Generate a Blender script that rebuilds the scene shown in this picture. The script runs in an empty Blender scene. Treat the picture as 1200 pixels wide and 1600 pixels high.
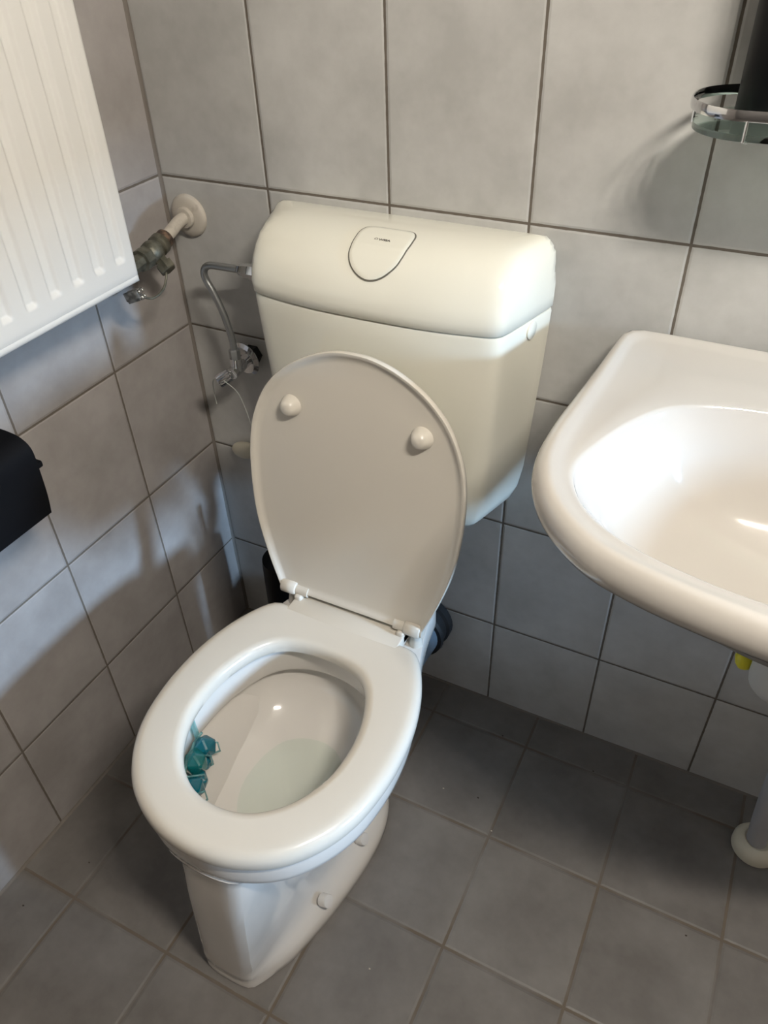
import bpy, bmesh, math, random
from mathutils import Vector, Matrix
import numpy as np
S = bpy.context.scene
COL = S.collection
PI = math.pi
random.seed(4)

# ------------------------------------------------------------------ camera
FPX = 1213.5
cam_d = bpy.data.cameras.new('camera'); cam = bpy.data.objects.new('camera', cam_d); COL.objects.link(cam)
rt = Vector((0.8924206, 0.45021288, -0.029897)); up = Vector((-0.26384752, 0.57445815, 0.77484342)); fw = Vector((-0.36601906, 0.68359798, -0.63144584))
cam.matrix_world = Matrix(((rt.x, up.x, -fw.x, 0.89538), (rt.y, up.y, -fw.y, -0.97413), (rt.z, up.z, -fw.z, 1.31802), (0, 0, 0, 1)))
cam_d.sensor_fit = 'VERTICAL'; cam_d.sensor_height = 24; cam_d.lens = FPX / 1600 * 24
cam_d.clip_start = 0.02
S.camera = cam

# ------------------------------------------------------------------ light + exposure
S.view_settings.view_transform = 'Standard'; S.view_settings.look = 'None'
S.view_settings.gamma = 1; S.view_settings.exposure = 0.0; S.view_settings.use_curve_mapping = False
LAMP_POS = (1.30, -.82, 1.92); LAMP_E = 530; LAMP_C = (1.0, 0.925, 0.815)
WIN_E = 460; WIN_C = (0.46, 0.70, 1.0)
WY0, WY1, WZ0, WZ1 = -0.60, -0.24, 1.30, 1.82      # daylight window at the end of the hall, shining through the added opening
DY0, DY1, DZ0, DZ = -0.62, -0.12, 0.74, 1.225        # unseen opening added in the right wall, edges set to cut the daylight
HX = 5.0; RX = 2.4; FY = -2.0; CZ = 2.3
w = bpy.data.worlds.new('world'); S.world = w; w.use_nodes = True
w.node_tree.nodes['Background'].inputs[0].default_value = (0.6, 0.78, 1.0, 1)
w.node_tree.nodes['Background'].inputs[1].default_value = 0.15
ld = bpy.data.lights.new('daylight', 'AREA'); ld.shape = 'RECTANGLE'; ld.size = WY1 - WY0; ld.size_y = WZ1 - WZ0
ld.energy = WIN_E; ld.color = WIN_C
lo = bpy.data.objects.new('daylight', ld); COL.objects.link(lo)
lo.location = (HX + 0.14, (WY0 + WY1) / 2, (WZ0 + WZ1) / 2)
lo.rotation_euler = (0, PI / 2, 0)   # area light emits along -Z; turned to face -X
ld.size, ld.size_y = WZ1 - WZ0, WY1 - WY0

# ------------------------------------------------------------------ materials
def mat(name, col, rough=0.5, metal=0.0, coat=0.0, spec=0.5, noise=None, bump=None, trans=0.0, ior=1.45, emit=None):
    m = bpy.data.materials.new(name); m.use_nodes = True
    nt = m.node_tree; b = nt.nodes['Principled BSDF']
    b.inputs['Base Color'].default_value = (*col, 1); b.inputs['Roughness'].default_value = rough
    b.inputs['Metallic'].default_value = metal; b.inputs['Coat Weight'].default_value = coat
    b.inputs['Coat Roughness'].default_value = 0.04
    b.inputs['Specular IOR Level'].default_value = spec; b.inputs['IOR'].default_value = ior
    b.inputs['Transmission Weight'].default_value = trans
    if emit:
        b.inputs['Emission Color'].default_value = (*emit[0], 1); b.inputs['Emission Strength'].default_value = emit[1]
    if noise:   # (scale, col2, low, high)
        tc = nt.nodes.new('ShaderNodeTexCoord'); n = nt.nodes.new('ShaderNodeTexNoise'); n.inputs['Scale'].default_value = noise[0]
        n.inputs['Detail'].default_value = 4
        r = nt.nodes.new('ShaderNodeMapRange'); r.inputs[1].default_value = noise[2]; r.inputs[2].default_value = noise[3]
        mx = nt.nodes.new('ShaderNodeMix'); mx.data_type = 'RGBA'; mx.inputs[6].default_value = (*col, 1); mx.inputs[7].default_value = (*noise[1], 1)
        nt.links.new(tc.outputs['Object'], n.inputs['Vector']); nt.links.new(n.outputs[0], r.inputs[0])
        nt.links.new(r.outputs[0], mx.inputs[0]); nt.links.new(mx.outputs[2], b.inputs['Base Color'])
    if bump:    # (scale, strength, distance)
        tc = nt.nodes.new('ShaderNodeTexCoord'); n = nt.nodes.new('ShaderNodeTexNoise'); n.inputs['Scale'].default_value = bump[0]
        bp = nt.nodes.new('ShaderNodeBump'); bp.inputs['Strength'].default_value = bump[1]; bp.inputs['Distance'].default_value = bump[2]
        nt.links.new(tc.outputs['Object'], n.inputs['Vector']); nt.links.new(n.outputs[0], bp.inputs['Height']); nt.links.new(bp.outputs[0], b.inputs['Normal'])
    return m

def tile_mat(name, ua, u0, su, va, v0, sv, gw, c1, c2, grout, grough, rough, bumpn=0.15, gvar=0.0, seed=0.0):
    """Tiles in world-placed object coordinates: grout lines at u0+i*su and v0+j*sv."""
    m = bpy.data.materials.new(name); m.use_nodes = True; nt = m.node_tree; N = nt.nodes; L = nt.links
    b = N['Principled BSDF']
    def M(op, a, c=None, d=None):
        n = N.new('ShaderNodeMath'); n.operation = op
        for i, v in enumerate((a, c, d)):
            if v is None: continue
            if isinstance(v, (int, float)): n.inputs[i].default_value = v
            else: L.new(v, n.inputs[i])
        return n.outputs[0]
    tc = N.new('ShaderNodeTexCoord'); sp = N.new('ShaderNodeSeparateXYZ'); L.new(tc.outputs['Object'], sp.inputs[0])
    wob = N.new('ShaderNodeTexNoise'); wob.inputs['Scale'].default_value = 90; L.new(tc.outputs['Object'], wob.inputs['Vector'])
    def axis(a, o, s):
        q = M('DIVIDE', M('SUBTRACT', sp.outputs[a], o), s)
        fl = M('FLOOR', q); fr = M('SUBTRACT', q, fl)
        d = M('MULTIPLY', M('MINIMUM', fr, M('SUBTRACT', 1.0, fr)), s)   # distance to the line, metres
        return fl, d
    fu, du = axis(ua, u0, su); fv, dv = axis(va, v0, sv)
    d = M('MINIMUM', du, dv)
    d2 = M('ADD', d, M('MULTIPLY', M('SUBTRACT', wob.outputs[0], 0.5), gw * 0.35))
    mr = N.new('ShaderNodeMapRange'); mr.interpolation_type = 'SMOOTHSTEP'
    mr.inputs[1].default_value = gw * 0.42; mr.inputs[2].default_value = gw * 0.62; L.new(d2, mr.inputs[0])
    tile = mr.outputs[0]
    edge = N.new('ShaderNodeMapRange'); edge.inputs[1].default_value = gw * 0.4; edge.inputs[2].default_value = gw * 1.3; L.new(d, edge.inputs[0])
    # per tile variation
    cb = N.new('ShaderNodeCombineXYZ'); L.new(fu, cb.inputs[0]); L.new(fv, cb.inputs[1]); cb.inputs[2].default_value = seed
    wn = N.new('ShaderNodeTexWhiteNoise'); wn.noise_dimensions = '3D'; L.new(cb.outputs[0], wn.inputs['Vector'])
    off = N.new('ShaderNodeVectorMath'); off.operation = 'SCALE'; L.new(wn.outputs['Color'], off.inputs[0]); off.inputs['Scale'].default_value = 7.0
    add = N.new('ShaderNodeVectorMath'); add.operation = 'ADD'; L.new(tc.outputs['Object'], add.inputs[0]); L.new(off.outputs[0], add.inputs[1])
    n1 = N.new('ShaderNodeTexNoise'); n1.inputs['Scale'].default_value = 9; n1.inputs['Detail'].default_value = 5; n1.inputs['Roughness'].default_value = 0.6
    L.new(add.outputs[0], n1.inputs['Vector'])
    n2 = N.new('ShaderNodeTexNoise'); n2.inputs['Scale'].default_value = 55; n2.inputs['Detail'].default_value = 3; L.new(add.outputs[0], n2.inputs['Vector'])
    f = M('ADD', M('MULTIPLY', n1.outputs[0], 1.0), M('MULTIPLY', n2.outputs[0], 0.22))
    f = M('ADD', f, M('MULTIPLY', M('SUBTRACT', wn.outputs['Value'], 0.5), 0.10))
    r = N.new('ShaderNodeMapRange'); r.inputs[1].default_value = 0.42; r.inputs[2].default_value = 0.82; L.new(f, r.inputs[0])
    mx = N.new('ShaderNodeMix'); mx.data_type = 'RGBA'; mx.inputs[6].default_value = (*c1, 1); mx.inputs[7].default_value = (*c2, 1); L.new(r.outputs[0], mx.inputs[0])
    # grout colour, patchy where worn (floor)
    n3 = N.new('ShaderNodeTexNoise'); n3.inputs['Scale'].default_value = 7; n3.inputs['Detail'].default_value = 3; L.new(tc.outputs['Object'], n3.inputs['Vector'])
    r3 = N.new('ShaderNodeMapRange'); r3.inputs[1].default_value = 0.45; r3.inputs[2].default_value = 0.6; r3.inputs[3].default_value = 0; r3.inputs[4].default_value = gvar; L.new(n3.outputs[0], r3.inputs[0])
    g = N.new('ShaderNodeMix'); g.data_type = 'RGBA'; g.inputs[6].default_value = (*grout, 1); L.new(mx.outputs[2], g.inputs[7]); L.new(r3.outputs[0], g.inputs[0])
    c = N.new('ShaderNodeMix'); c.data_type = 'RGBA'; L.new(tile, c.inputs[0]); L.new(g.outputs[2], c.inputs[6]); L.new(mx.outputs[2], c.inputs[7])
    L.new(c.outputs[2], b.inputs['Base Color'])
    rr = N.new('ShaderNodeMapRange'); rr.inputs[3].default_value = grough; rr.inputs[4].default_value = rough; L.new(tile, rr.inputs[0]); L.new(rr.outputs[0], b.inputs['Roughness'])
    bp = N.new('ShaderNodeBump'); bp.inputs['Strength'].default_value = 0.6; bp.inputs['Distance'].default_value = 0.0015
    h = M('ADD', edge.outputs[0], M('MULTIPLY', n2.outputs[0], bumpn)); L.new(h, bp.inputs['Height']); L.new(bp.outputs[0], b.inputs['Normal'])
    return m

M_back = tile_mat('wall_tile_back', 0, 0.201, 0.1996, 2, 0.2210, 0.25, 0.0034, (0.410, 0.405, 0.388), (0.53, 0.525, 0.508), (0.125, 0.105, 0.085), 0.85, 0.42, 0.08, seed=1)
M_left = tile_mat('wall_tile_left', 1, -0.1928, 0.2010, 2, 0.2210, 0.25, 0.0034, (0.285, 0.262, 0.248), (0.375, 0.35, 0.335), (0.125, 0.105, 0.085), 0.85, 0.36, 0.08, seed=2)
M_floor = tile_mat('floor_tile', 0, 0.7091, 0.1962, 1, -0.2819, 0.2026, 0.0046, (0.130, 0.119, 0.108), (0.195, 0.182, 0.170), (0.13, 0.105, 0.08), 0.9, 0.46, 0.22, gvar=0.8, seed=3)
M_plaster = mat('grey_plaster', (0.20, 0.20, 0.20), 0.8, bump=(120, 0.2, 0.001))
M_grout = mat('joint_grout', (0.17, 0.15, 0.13), 0.85, bump=(150, 0.5, 0.001))
M_cer = mat('sanitary_ceramic', (0.66, 0.63, 0.59), 0.10, coat=0.6)
M_bas = mat('washbasin_ceramic', (0.54, 0.51, 0.47), 0.10, coat=0.6)
M_seat = mat('seat_plastic', (0.65, 0.61, 0.54), 0.22, coat=0.15)
M_cis = mat('cistern_plastic', (0.78, 0.765, 0.67), 0.10, coat=0.4)
M_dark = mat('shadow_gap', (0.13, 0.12, 0.095), 0.7)
M_rad = mat('radiator_enamel', (0.68, 0.67, 0.64), 0.32)
M_paint = mat('cream_painted_pipe', (0.50, 0.46, 0.40), 0.5, noise=(60, (0.36, 0.32, 0.27), 0.55, 0.75), bump=(80, 0.4, 0.001))
M_brass = mat('tarnished_brass', (0.10, 0.095, 0.07), 0.5, 0.6, noise=(70, (0.19, 0.18, 0.14), 0.4, 0.65), bump=(120, 0.3, 0.0006))
M_rust = mat('rusty_sleeve', (0.05, 0.035, 0.028), 0.6, 0.3, noise=(90, (0.2, 0.13, 0.09), 0.45, 0.65))
M_chrome = mat('chrome', (0.72, 0.72, 0.73), 0.09, 1.0)
M_steel = mat('grey_steel', (0.36, 0.37, 0.37), 0.3, 0.85)
M_zinc = mat('dull_zinc', (0.42, 0.42, 0.40), 0.4, 0.9, noise=(120, (0.2, 0.2, 0.19), 0.4, 0.6))
M_black = mat('black_plastic', (0.003, 0.003, 0.0035), 0.45, spec=0.25)
M_blackp = mat('black_enamel', (0.003, 0.003, 0.004), 0.75, spec=0.15)
M_rubber = mat('black_rubber', (0.012, 0.012, 0.013), 0.6)
M_bluepvc = mat('grey_blue_pipe_plastic', (0.16, 0.21, 0.26), 0.35)
M_pvc = mat('white_pipe_plastic', (0.62, 0.62, 0.60), 0.35)
M_greypipe = mat('grey_pipe_plastic', (0.40, 0.40, 0.42), 0.4)
M_creampl = mat('cream_plastic', (0.66, 0.62, 0.50), 0.4)
M_yellow = mat('yellow_plastic', (0.75, 0.68, 0.04), 0.35)
M_glass = mat('green_tinted_glass', (0.72, 0.90, 0.84), 0.02, trans=1.0, ior=1.5)
M_teal = mat('teal_cleaning_block', (0.004, 0.19, 0.27), 0.15, trans=0.45, coat=0.5)
M_teal2 = mat('teal_gel', (0.01, 0.24, 0.25), 0.12, trans=0.5, coat=0.5)
M_tealc = mat('clear_teal_plastic', (0.35, 0.70, 0.72), 0.08, trans=0.8)
M_cord = mat('pale_cord', (0.5, 0.52, 0.48), 0.4)
M_ink = mat('grey_print', (0.12, 0.11, 0.09), 0.6)
M_dirt = mat('dark_crumb', (0.05, 0.04, 0.03), 0.9)
M_crumb = mat('pale_crumb', (0.55, 0.5, 0.42), 0.9)
M_bulb = mat('lit_bulb', (1, 1, 1), 0.5, emit=(LAMP_C, LAMP_E))
M_water = bpy.data.materials.new('toilet_water'); M_water.use_nodes = True
def _water():
    nt = M_water.node_tree; nt.nodes.clear(); o = nt.nodes.new('ShaderNodeOutputMaterial')
    t = nt.nodes.new('ShaderNodeBsdfTransparent'); t.inputs[0].default_value = (0.92, 0.965, 0.945, 1)
    g = nt.nodes.new('ShaderNodeBsdfGlossy'); g.inputs['Roughness'].default_value = 0.02
    fr = nt.nodes.new('ShaderNodeFresnel'); fr.inputs[0].default_value = 1.33
    m = nt.nodes.new('ShaderNodeMixShader'); nt.links.new(fr.outputs[0], m.inputs[0]); nt.links.new(t.outputs[0], m.inputs[1]); nt.links.new(g.outputs[0], m.inputs[2])
    nt.links.new(m.outputs[0], o.inputs[0])
_water()
M_pane = bpy.data.materials.new('window_glass'); M_pane.use_nodes = True
def _pane():
    nt = M_pane.node_tree; nt.nodes.clear(); o = nt.nodes.new('ShaderNodeOutputMaterial')
    t = nt.nodes.new('ShaderNodeBsdfTransparent'); g = nt.nodes.new('ShaderNodeBsdfGlossy'); g.inputs['Roughness'].default_value = 0.0
    m = nt.nodes.new('ShaderNodeMixShader'); m.inputs[0].default_value = 0.05
    nt.links.new(t.outputs[0], m.inputs[1]); nt.links.new(g.outputs[0], m.inputs[2]); nt.links.new(m.outputs[0], o.inputs[0])
_pane()

# ------------------------------------------------------------------ mesh helpers
class MB:
    def __init__(s): s.v = []; s.f = []
    def add(s, v, f):
        k = len(s.v); s.v += [tuple(p) for p in v]; s.f += [tuple(i + k for i in q) for q in f]
    def box(s, a, b, bev=0.0, seg=2):
        bm = bmesh.new(); bmesh.ops.create_cube(bm, size=1)
        for q in bm.verts: q.co = Vector([(a[i] + b[i]) / 2 + q.co[i] * (b[i] - a[i]) for i in range(3)])
        if bev: bmesh.ops.bevel(bm, geom=bm.edges[:], offset=bev, segments=seg, affect='EDGES', profile=0.5)
        s.bm(bm)
    def bm(s, bm, mtx=None):
        bm.verts.index_update()
        s.add([(mtx @ q.co if mtx else q.co) for q in bm.verts], [[q.index for q in f.verts] for f in bm.faces]); bm.free()
    def loft(s, rings, cap0=True, cap1=True, closed=True):
        n = len(rings[0]); v = [p for r in rings for p in r]; f = []
        for k in range(len(rings) - 1):
            for i in range(n if closed else n - 1):
                j = (i + 1) % n
                f.append((k * n + i, k * n + j, (k + 1) * n + j, (k + 1) * n + i))
        if cap0: f.append(tuple(range(n))[::-1])
        if cap1: f.append(tuple((len(rings) - 1) * n + i for i in range(n)))
        s.add(v, f)
    def tube(s, pts, r, n=16, caps=True):
        pts = [Vector(p) for p in pts]; m = len(pts); rr = r if isinstance(r, (list, tuple)) else [r] * m
        T = [(pts[min(i + 1, m - 1)] - pts[max(i - 1, 0)]).normalized() for i in range(m)]
        a = Vector((0, 0, 1)) if abs(T[0].z) < .9 else Vector((1, 0, 0))
        u = T[0].cross(a).normalized(); rings = []
        for i in range(m):
            u = (u - T[i] * u.dot(T[i])).normalized(); q = T[i].cross(u)
            rings.append([pts[i] + (u * math.cos(2 * PI * k / n) + q * math.sin(2 * PI * k / n)) * rr[i] for k in range(n)])
        s.loft(rings, caps, caps)
    def lathe(s, o, ax, prof, n=32):
        """prof: (distance along axis, radius)"""
        ax = Vector(ax).normalized(); a = Vector((0, 0, 1)) if abs(ax.z) < .9 else Vector((1, 0, 0)); u = ax.cross(a).normalized(); q = ax.cross(u); o = Vector(o)
        s.loft([[o + ax * h + (u * math.cos(2 * PI * k / n) + q * math.sin(2 * PI * k / n)) * max(r, 1e-5) for k in range(n)] for h, r in prof])
    def build(s, name, m, parent=None, smooth=True, angle=40):
        me = bpy.data.meshes.new(name); me.from_pydata(s.v, [], s.f); me.update()
        bm = bmesh.new(); bm.from_mesh(me); bmesh.ops.remove_doubles(bm, verts=bm.verts, dist=1e-6); bmesh.ops.recalc_face_normals(bm, faces=bm.faces); bm.to_mesh(me); bm.free()
        me.materials.append(m)
        if smooth:
            me.polygons.foreach_set('use_smooth', [True] * len(me.polygons))
            try: me.set_sharp_from_angle(angle=math.radians(angle))
            except Exception: pass
        o = bpy.data.objects.new(name, me); COL.objects.link(o)
        if parent:
            o.parent = parent; o.matrix_parent_inverse = Matrix.Translation(-Vector(parent.location))
        return o
def thing(name, label, cat, loc=(0, 0, 0), group=None):
    o = bpy.data.objects.new(name, None); COL.objects.link(o); o.location = loc; o.empty_display_size = .05
    o['label'] = label; o['category'] = cat
    if group: o['group'] = group
    return o
def tag(o, label, cat, group=None):
    o['label'] = label; o['category'] = cat
    if group: o['group'] = group
    return o
def struct(o): o['kind'] = 'structure'; return o
def crom(pts, n=8, closed=False):
    pts = [Vector(p) for p in pts]; m = len(pts); out = []
    for i in range(m if closed else m - 1):
        if closed: p0, p1, p2, p3 = pts[i - 1], pts[i], pts[(i + 1) % m], pts[(i + 2) % m]
        else: p0, p1, p2, p3 = pts[max(i - 1, 0)], pts[i], pts[i + 1], pts[min(i + 2, m - 1)]
        for k in range(n):
            t = k / n
            out.append(0.5 * ((2 * p1) + (-p0 + p2) * t + (2 * p0 - 5 * p1 + 4 * p2 - p3) * t * t + (-p0 + 3 * p1 - 3 * p2 + p3) * t ** 3))
    if not closed: out.append(pts[-1])
    return out
def resample(poly, n):
    """closed 2D polygon -> n points equally spaced by arc length"""
    P = np.array([[p[0], p[1]] for p in poly]); Q = np.vstack([P, P[:1]])
    d = np.r_[0, np.cumsum(np.hypot(*np.diff(Q, axis=0).T))]; t = np.linspace(0, d[-1], n, endpoint=False)
    return np.c_[np.interp(t, d, Q[:, 0]), np.interp(t, d, Q[:, 1])]
def mirror_outline(half, cx, n):
    """half: (offset, y) from the front point to the back point; returns a closed outline starting at the front"""
    R = [(a, b, 0) for a, b in half]
    Lf = [(-a, b, 0) for a, b in half[::-1] if a > 1e-6]
    pts = crom(R + Lf, 10, True)
    r = resample(pts, n); r[:, 0] += cx
    return r
def polar(outline, c, n):
    """radius of outline about c at n angles (star shaped outlines)"""
    d = np.array(outline) - np.array(c); a = np.arctan2(d[:, 1], d[:, 0]); r = np.hypot(d[:, 0], d[:, 1])
    o = np.argsort(a); a = a[o]; r = r[o]
    t = np.linspace(-PI, PI, n, endpoint=False)
    return t, np.interp(t, np.r_[a[-1] - 2 * PI, a, a[0] + 2 * PI], np.r_[r[-1], r, r[0]])
def ring3(xy, z): return [(float(p[0]), float(p[1]), z if not hasattr(z, '__len__') else float(z[i])) for i, p in enumerate(xy)]

# ------------------------------------------------------------------ room shell
def slab(name, a, b, m):
    q = MB(); q.box(a, b); return struct(q.build(name, m, smooth=False))
M_hall = mat('hall_paint', (0.16, 0.15, 0.145), 0.8)
slab('floor', (-.1, FY - .1, -.1), (HX + .2, .1, 0), M_floor)
slab('wall_back', (-.1, 0, 0), (RX + .2, .1, CZ), M_back)
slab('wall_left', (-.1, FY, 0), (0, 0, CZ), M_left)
slab('wall_front', (-.1, FY - .1, 0), (RX + .2, FY, CZ), M_hall)
slab('ceiling', (-.1, FY - .1, CZ), (HX + .2, .1, CZ + .1), M_plaster)
def framed_wall(name, x0, x1, ya, yb, y0, y1, z0, z1, m):
    q = MB()
    if z0 > 0: q.box((x0, ya, 0), (x1, yb, z0))
    q.box((x0, ya, z1), (x1, yb, CZ)); q.box((x0, ya, z0), (x1, y0, z1)); q.box((x0, y1, z0), (x1, yb, z1))
    return struct(q.build(name, m, smooth=False))
framed_wall('wall_right', RX, RX + .12, FY, 0, DY0, DY1, DZ0, DZ, M_left)
framed_wall('wall_hall_end', HX, HX + .2, FY, 0, WY0, WY1, WZ0, WZ1, M_hall)
slab('wall_hall_back', (RX + .2, 0, 0), (HX + .2, .1, CZ), M_hall)
slab('wall_hall_front', (RX + .2, FY - .1, 0), (HX + .2, FY, CZ), M_hall)
q = MB(); t = .03
q.box((HX + .08, WY0, WZ0), (HX + .12, WY0 + t, WZ1)); q.box((HX + .08, WY1 - t, WZ0), (HX + .12, WY1, WZ1))
q.box((HX + .08, WY0 + t, WZ0), (HX + .12, WY1 - t, WZ0 + t)); q.box((HX + .08, WY0 + t, WZ1 - t), (HX + .12, WY1 - t, WZ1))
wf = struct(q.build('window_1', M_rad, smooth=False))
q = MB(); q.box((HX + .098, WY0 + t, WZ0 + t), (HX + .102, WY1 - t, WZ1 - t)); q.build('pane', M_pane, wf, smooth=False)
q = MB(); q.box((RX - .01, DY0, DZ0), (RX + .13, DY0 + .03, DZ)); q.box((RX - .01, DY1 - .03, DZ0), (RX + .13, DY1, DZ)); q.box((RX - .01, DY0 + .03, DZ - .03), (RX + .13, DY1 - .03, DZ))
struct(q.build('added_opening_frame', M_hall, smooth=False))  # added out of view; frames the opening that limits where daylight falls
# joints: cove beads of grout along the foot of the walls and up the corner
def bead(name, a, b, nrm, r):
    a = Vector(a); b = Vector(b); n1, n2 = [Vector(k) for k in nrm]
    pr = [(0, 0), (1, 0), (.62, .16), (.32, .32), (.16, .62), (0, 1)]
    rings = []
    K = 40
    for i in range(K + 1):
        rr = r * (0.85 + 0.3 * random.random()); p = a.lerp(b, i / K)
        rings.append([p + n1 * u * rr + n2 * v * rr for u, v in pr])
    q = MB(); q.loft(rings); return struct(q.build(name, M_grout))
bead('trim_1', (0.0, 0, 0), (RX, 0, 0), ((0, -1, 0), (0, 0, 1)), .0035)
bead('trim_2', (0, 0, 0), (0, FY, 0), ((1, 0, 0), (0, 0, 1)), .0045)
bead('trim_3', (0, 0, .005), (0, 0, CZ - .01), ((1, 0, 0), (0, -1, 0)), .0045)

# ceiling lamp with four bulbs (out of the frame, mirrored in cistern, seat and basin)
lx, ly, lz = LAMP_POS
lamp = thing('ceiling_lamp', 'brass coloured ceiling lamp with four lit bulbs above the washbasin side', 'lamp', (lx, ly, CZ))
q = MB(); q.lathe((lx, ly, CZ), (0, 0, -1), [(0, .07), (.02, .07), (.03, .06), (.03, .012), (.06, .012), (.06, .0)]); q.build('lamp_base', M_chrome, lamp)
for i in range(4):
    a = math.radians(20) ; k = (i - 1.5) * .085
    p = Vector((lx + k * math.cos(a), ly + k * math.sin(a), lz))
    q = MB(); q.tube([(lx, ly, CZ - .05), (p.x, p.y, CZ - .06), (p.x, p.y, p.z + .03)], .006, 10); q.build('lamp_arm', M_chrome, lamp)
    bm = bmesh.new(); bmesh.ops.create_uvsphere(bm, u_segments=16, v_segments=10, radius=.03, matrix=Matrix.Translation(p)); q = MB(); q.bm(bm); q.build('bulb', M_bulb, lamp)

# ------------------------------------------------------------------ radiator on the left wall
RXF = .100; RB = .887; RT = 1.42; RY1 = -.189; RY0 = -.98
rad = thing('radiator', 'white ribbed panel radiator on the left wall, cut by the top left corner', 'radiator', (.07, (RY0 + RY1) / 2, RB))
gy = [-.2185 - .0394 * k for k in range(19)]
def gdepth(y, z):
    d = 0
    for g in gy:
        u = abs(y - g)
        if u < .011:
            k = 1 if u < .004 else .5 + .5 * math.cos(PI * (u - .004) / .007)
            d = .0052 * k
    zz = min(max((z - (RB + .034)) / .010, 0), 1) * min(max((RT - .03 - z) / .012, 0), 1)
    return d * zz * zz * (3 - 2 * zz)
ys = sorted(set([RY1, RY1 - .001, RY1 - .003, RY1 - .006] + [RY1 - .006 - .0015 * i for i in range(1, int((RY1 - RY0 - .012) / .0015))] + [RY0 + .006, RY0 + .003, RY0 + .001, RY0]), reverse=True)
zs = [RB, RB + .001, RB + .003, RB + .006, RB + .0085, RB + .0105, RB + .012, RB + .02] + [RB + .033 + .001 * i for i in range(13)] + [RB + .05 + i * .04 for i in range(11)] + [RT - .045, RT - .04, RT - .035, RT - .03, RT - .006, RT - .002, RT]
def erd(y, z):      # rounded panel edge
    e = min(RY1 - y, y - RY0, z - RB, RT - z); R = .006
    e = min(e, R); d = R - math.sqrt(max(R * R - (R - e) ** 2, 0))
    k = z - RB; 
    if .0085 < k < .0115: d += .0008      # pressed crease above the lower edge
    return d
q = MB(); vv = []; ff = []; NY = len(ys)
for z in zs:
    for y in ys: vv.append((RXF - erd(y, z) - gdepth(y, z), y, z))
for j in range(len(zs) - 1):
    for i in range(NY - 1): ff.append((j * NY + i, j * NY + i + 1, (j + 1) * NY + i + 1, (j + 1) * NY + i))
q.add(vv, ff)
bi = [i for i in range(NY)] + [j * NY + NY - 1 for j in range(1, len(zs))] + [(len(zs) - 1) * NY + i for i in range(NY - 2, -1, -1)] + [j * NY for j in range(len(zs) - 2, 0, -1)]
front = [vv[i] for i in bi]; back = [(RXF - .012, p[1], p[2]) for p in front]
q.loft([front, back], cap0=False, cap1=True)
q.build('front_panel', M_rad, rad)
q = MB(); q.box((.035, RY0 + .004, RB + .012), (.043, RY1 - .006, RT - .004), .002)
for k in range(30):
    y = RY1 - .03 - k * .0255
    if y > RY0 + .02: q.box((.043, y - .0008, RB + .04), (RXF - .012, y + .0008, RT - .03))
q.build('convector', M_rad, rad, smooth=False)
for z in (RB + .026, RT - .03):
    q = MB(); q.tube([(.062, RY1 - .01, z), (.062, RY0 + .01, z)], .014, 14); q.build('header_pipe', M_rad, rad)
for y in (-.3, -.85):
    q = MB(); q.box((0, y - .015, RB + .05), (.036, y + .015, RT - .05), .001); q.build('wall_bracket', M_rad, rad, smooth=False)

# radiator feed: painted pipe, rosette and old valve
vp = thing('radiator_valve', 'tarnished brass radiator valve on a cream painted pipe out of the back wall', 'valve', (.045, 0, .913))
E0 = Vector((.045, 0, .914))
q = MB(); q.lathe(E0, (0, -1, 0), [(0, .033), (.003, .033), (.007, .030), (.009, .022), (.0095, .016), (.013, .0165), (.016, .015), (.017, .009)], 36)
q.build('wall_rosette', M_paint, vp)['label'] = 'cream painted round wall rosette'
V = Vector((.056, -.112, .894))
q = MB(); q.tube(crom([E0 + Vector((0, -.006, 0)), (.046, -.028, .913), (.050, -.058, .906), (.053, -.080, .901)], 6), .0098, 18); q.build('pipe', M_paint, vp)['label'] = 'cream painted steel pipe'
A = (V - Vector((.050, -.058, .906))).normalized()
q = MB(); q.lathe(V - A * .043, A, [(0, .0118), (.002, .0145), (.013, .0145), (.015, .0125)], 24); q.build('sleeve', M_rust, vp)['label'] = 'dark rusty pipe sleeve'
q = MB(); q.lathe(V - A * .029, A, [(0, .0125), (.001, .0165), (.012, .0165), (.014, .013), (.018, .0155), (.024, .0178), (.032, .0178), (.038, .015), (.042, .011), (.044, 0)], 24)
q.lathe(V, (0.1, -1, -.05), [(0, .013), (.012, .0125), (.013, .0165), (.030, .0165), (.031, .012), (.078, .012)], 8)
q.build('valve_body', M_brass, vp)
q = MB(); q.lathe(V + Vector((.006, .004, -.004)), (.72, -.12, -.68), [(0, .009), (.014, .010), (.015, .0135), (.027, .0135), (.0285, .0115), (.029, .0)], 6); q.build('lockshield_cap', M_brass, vp, angle=25)

# wire with a terminal clamp hanging from the valve
K = Vector((.078, -.188, .861))
wt = thing('earthing_clamp', 'small metal screw terminal hanging on a dark wire below the radiator corner', 'terminal', K)
q = MB(); q.box((-.010, -.0075, -.008), (.010, .0075, .008), .0012)
q.box((-.010, -.011, -.004), (.010, -.0065, .009), .001)
Rm = Matrix.Translation(K) @ Matrix.Rotation(math.radians(-18), 4, 'Y') @ Matrix.Rotation(math.radians(25), 4, 'Z')
q.v = [tuple(Rm @ Vector(p)) for p in q.v]; q.build('terminal_block', M_zinc, wt)
for a, b in ((-.005, .004), (.005, .004), (.005, -.005), (-.004, -.005)):
    q = MB(); q.lathe((.0, a, b), (1, 0, 0), [(.009, .0032), (.0135, .0034), (.0145, .0028), (.0145, 0)], 12)
    q.v = [tuple(Rm @ Vector(p)) for p in q.v]; q.build('screw', M_chrome, wt)
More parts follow.
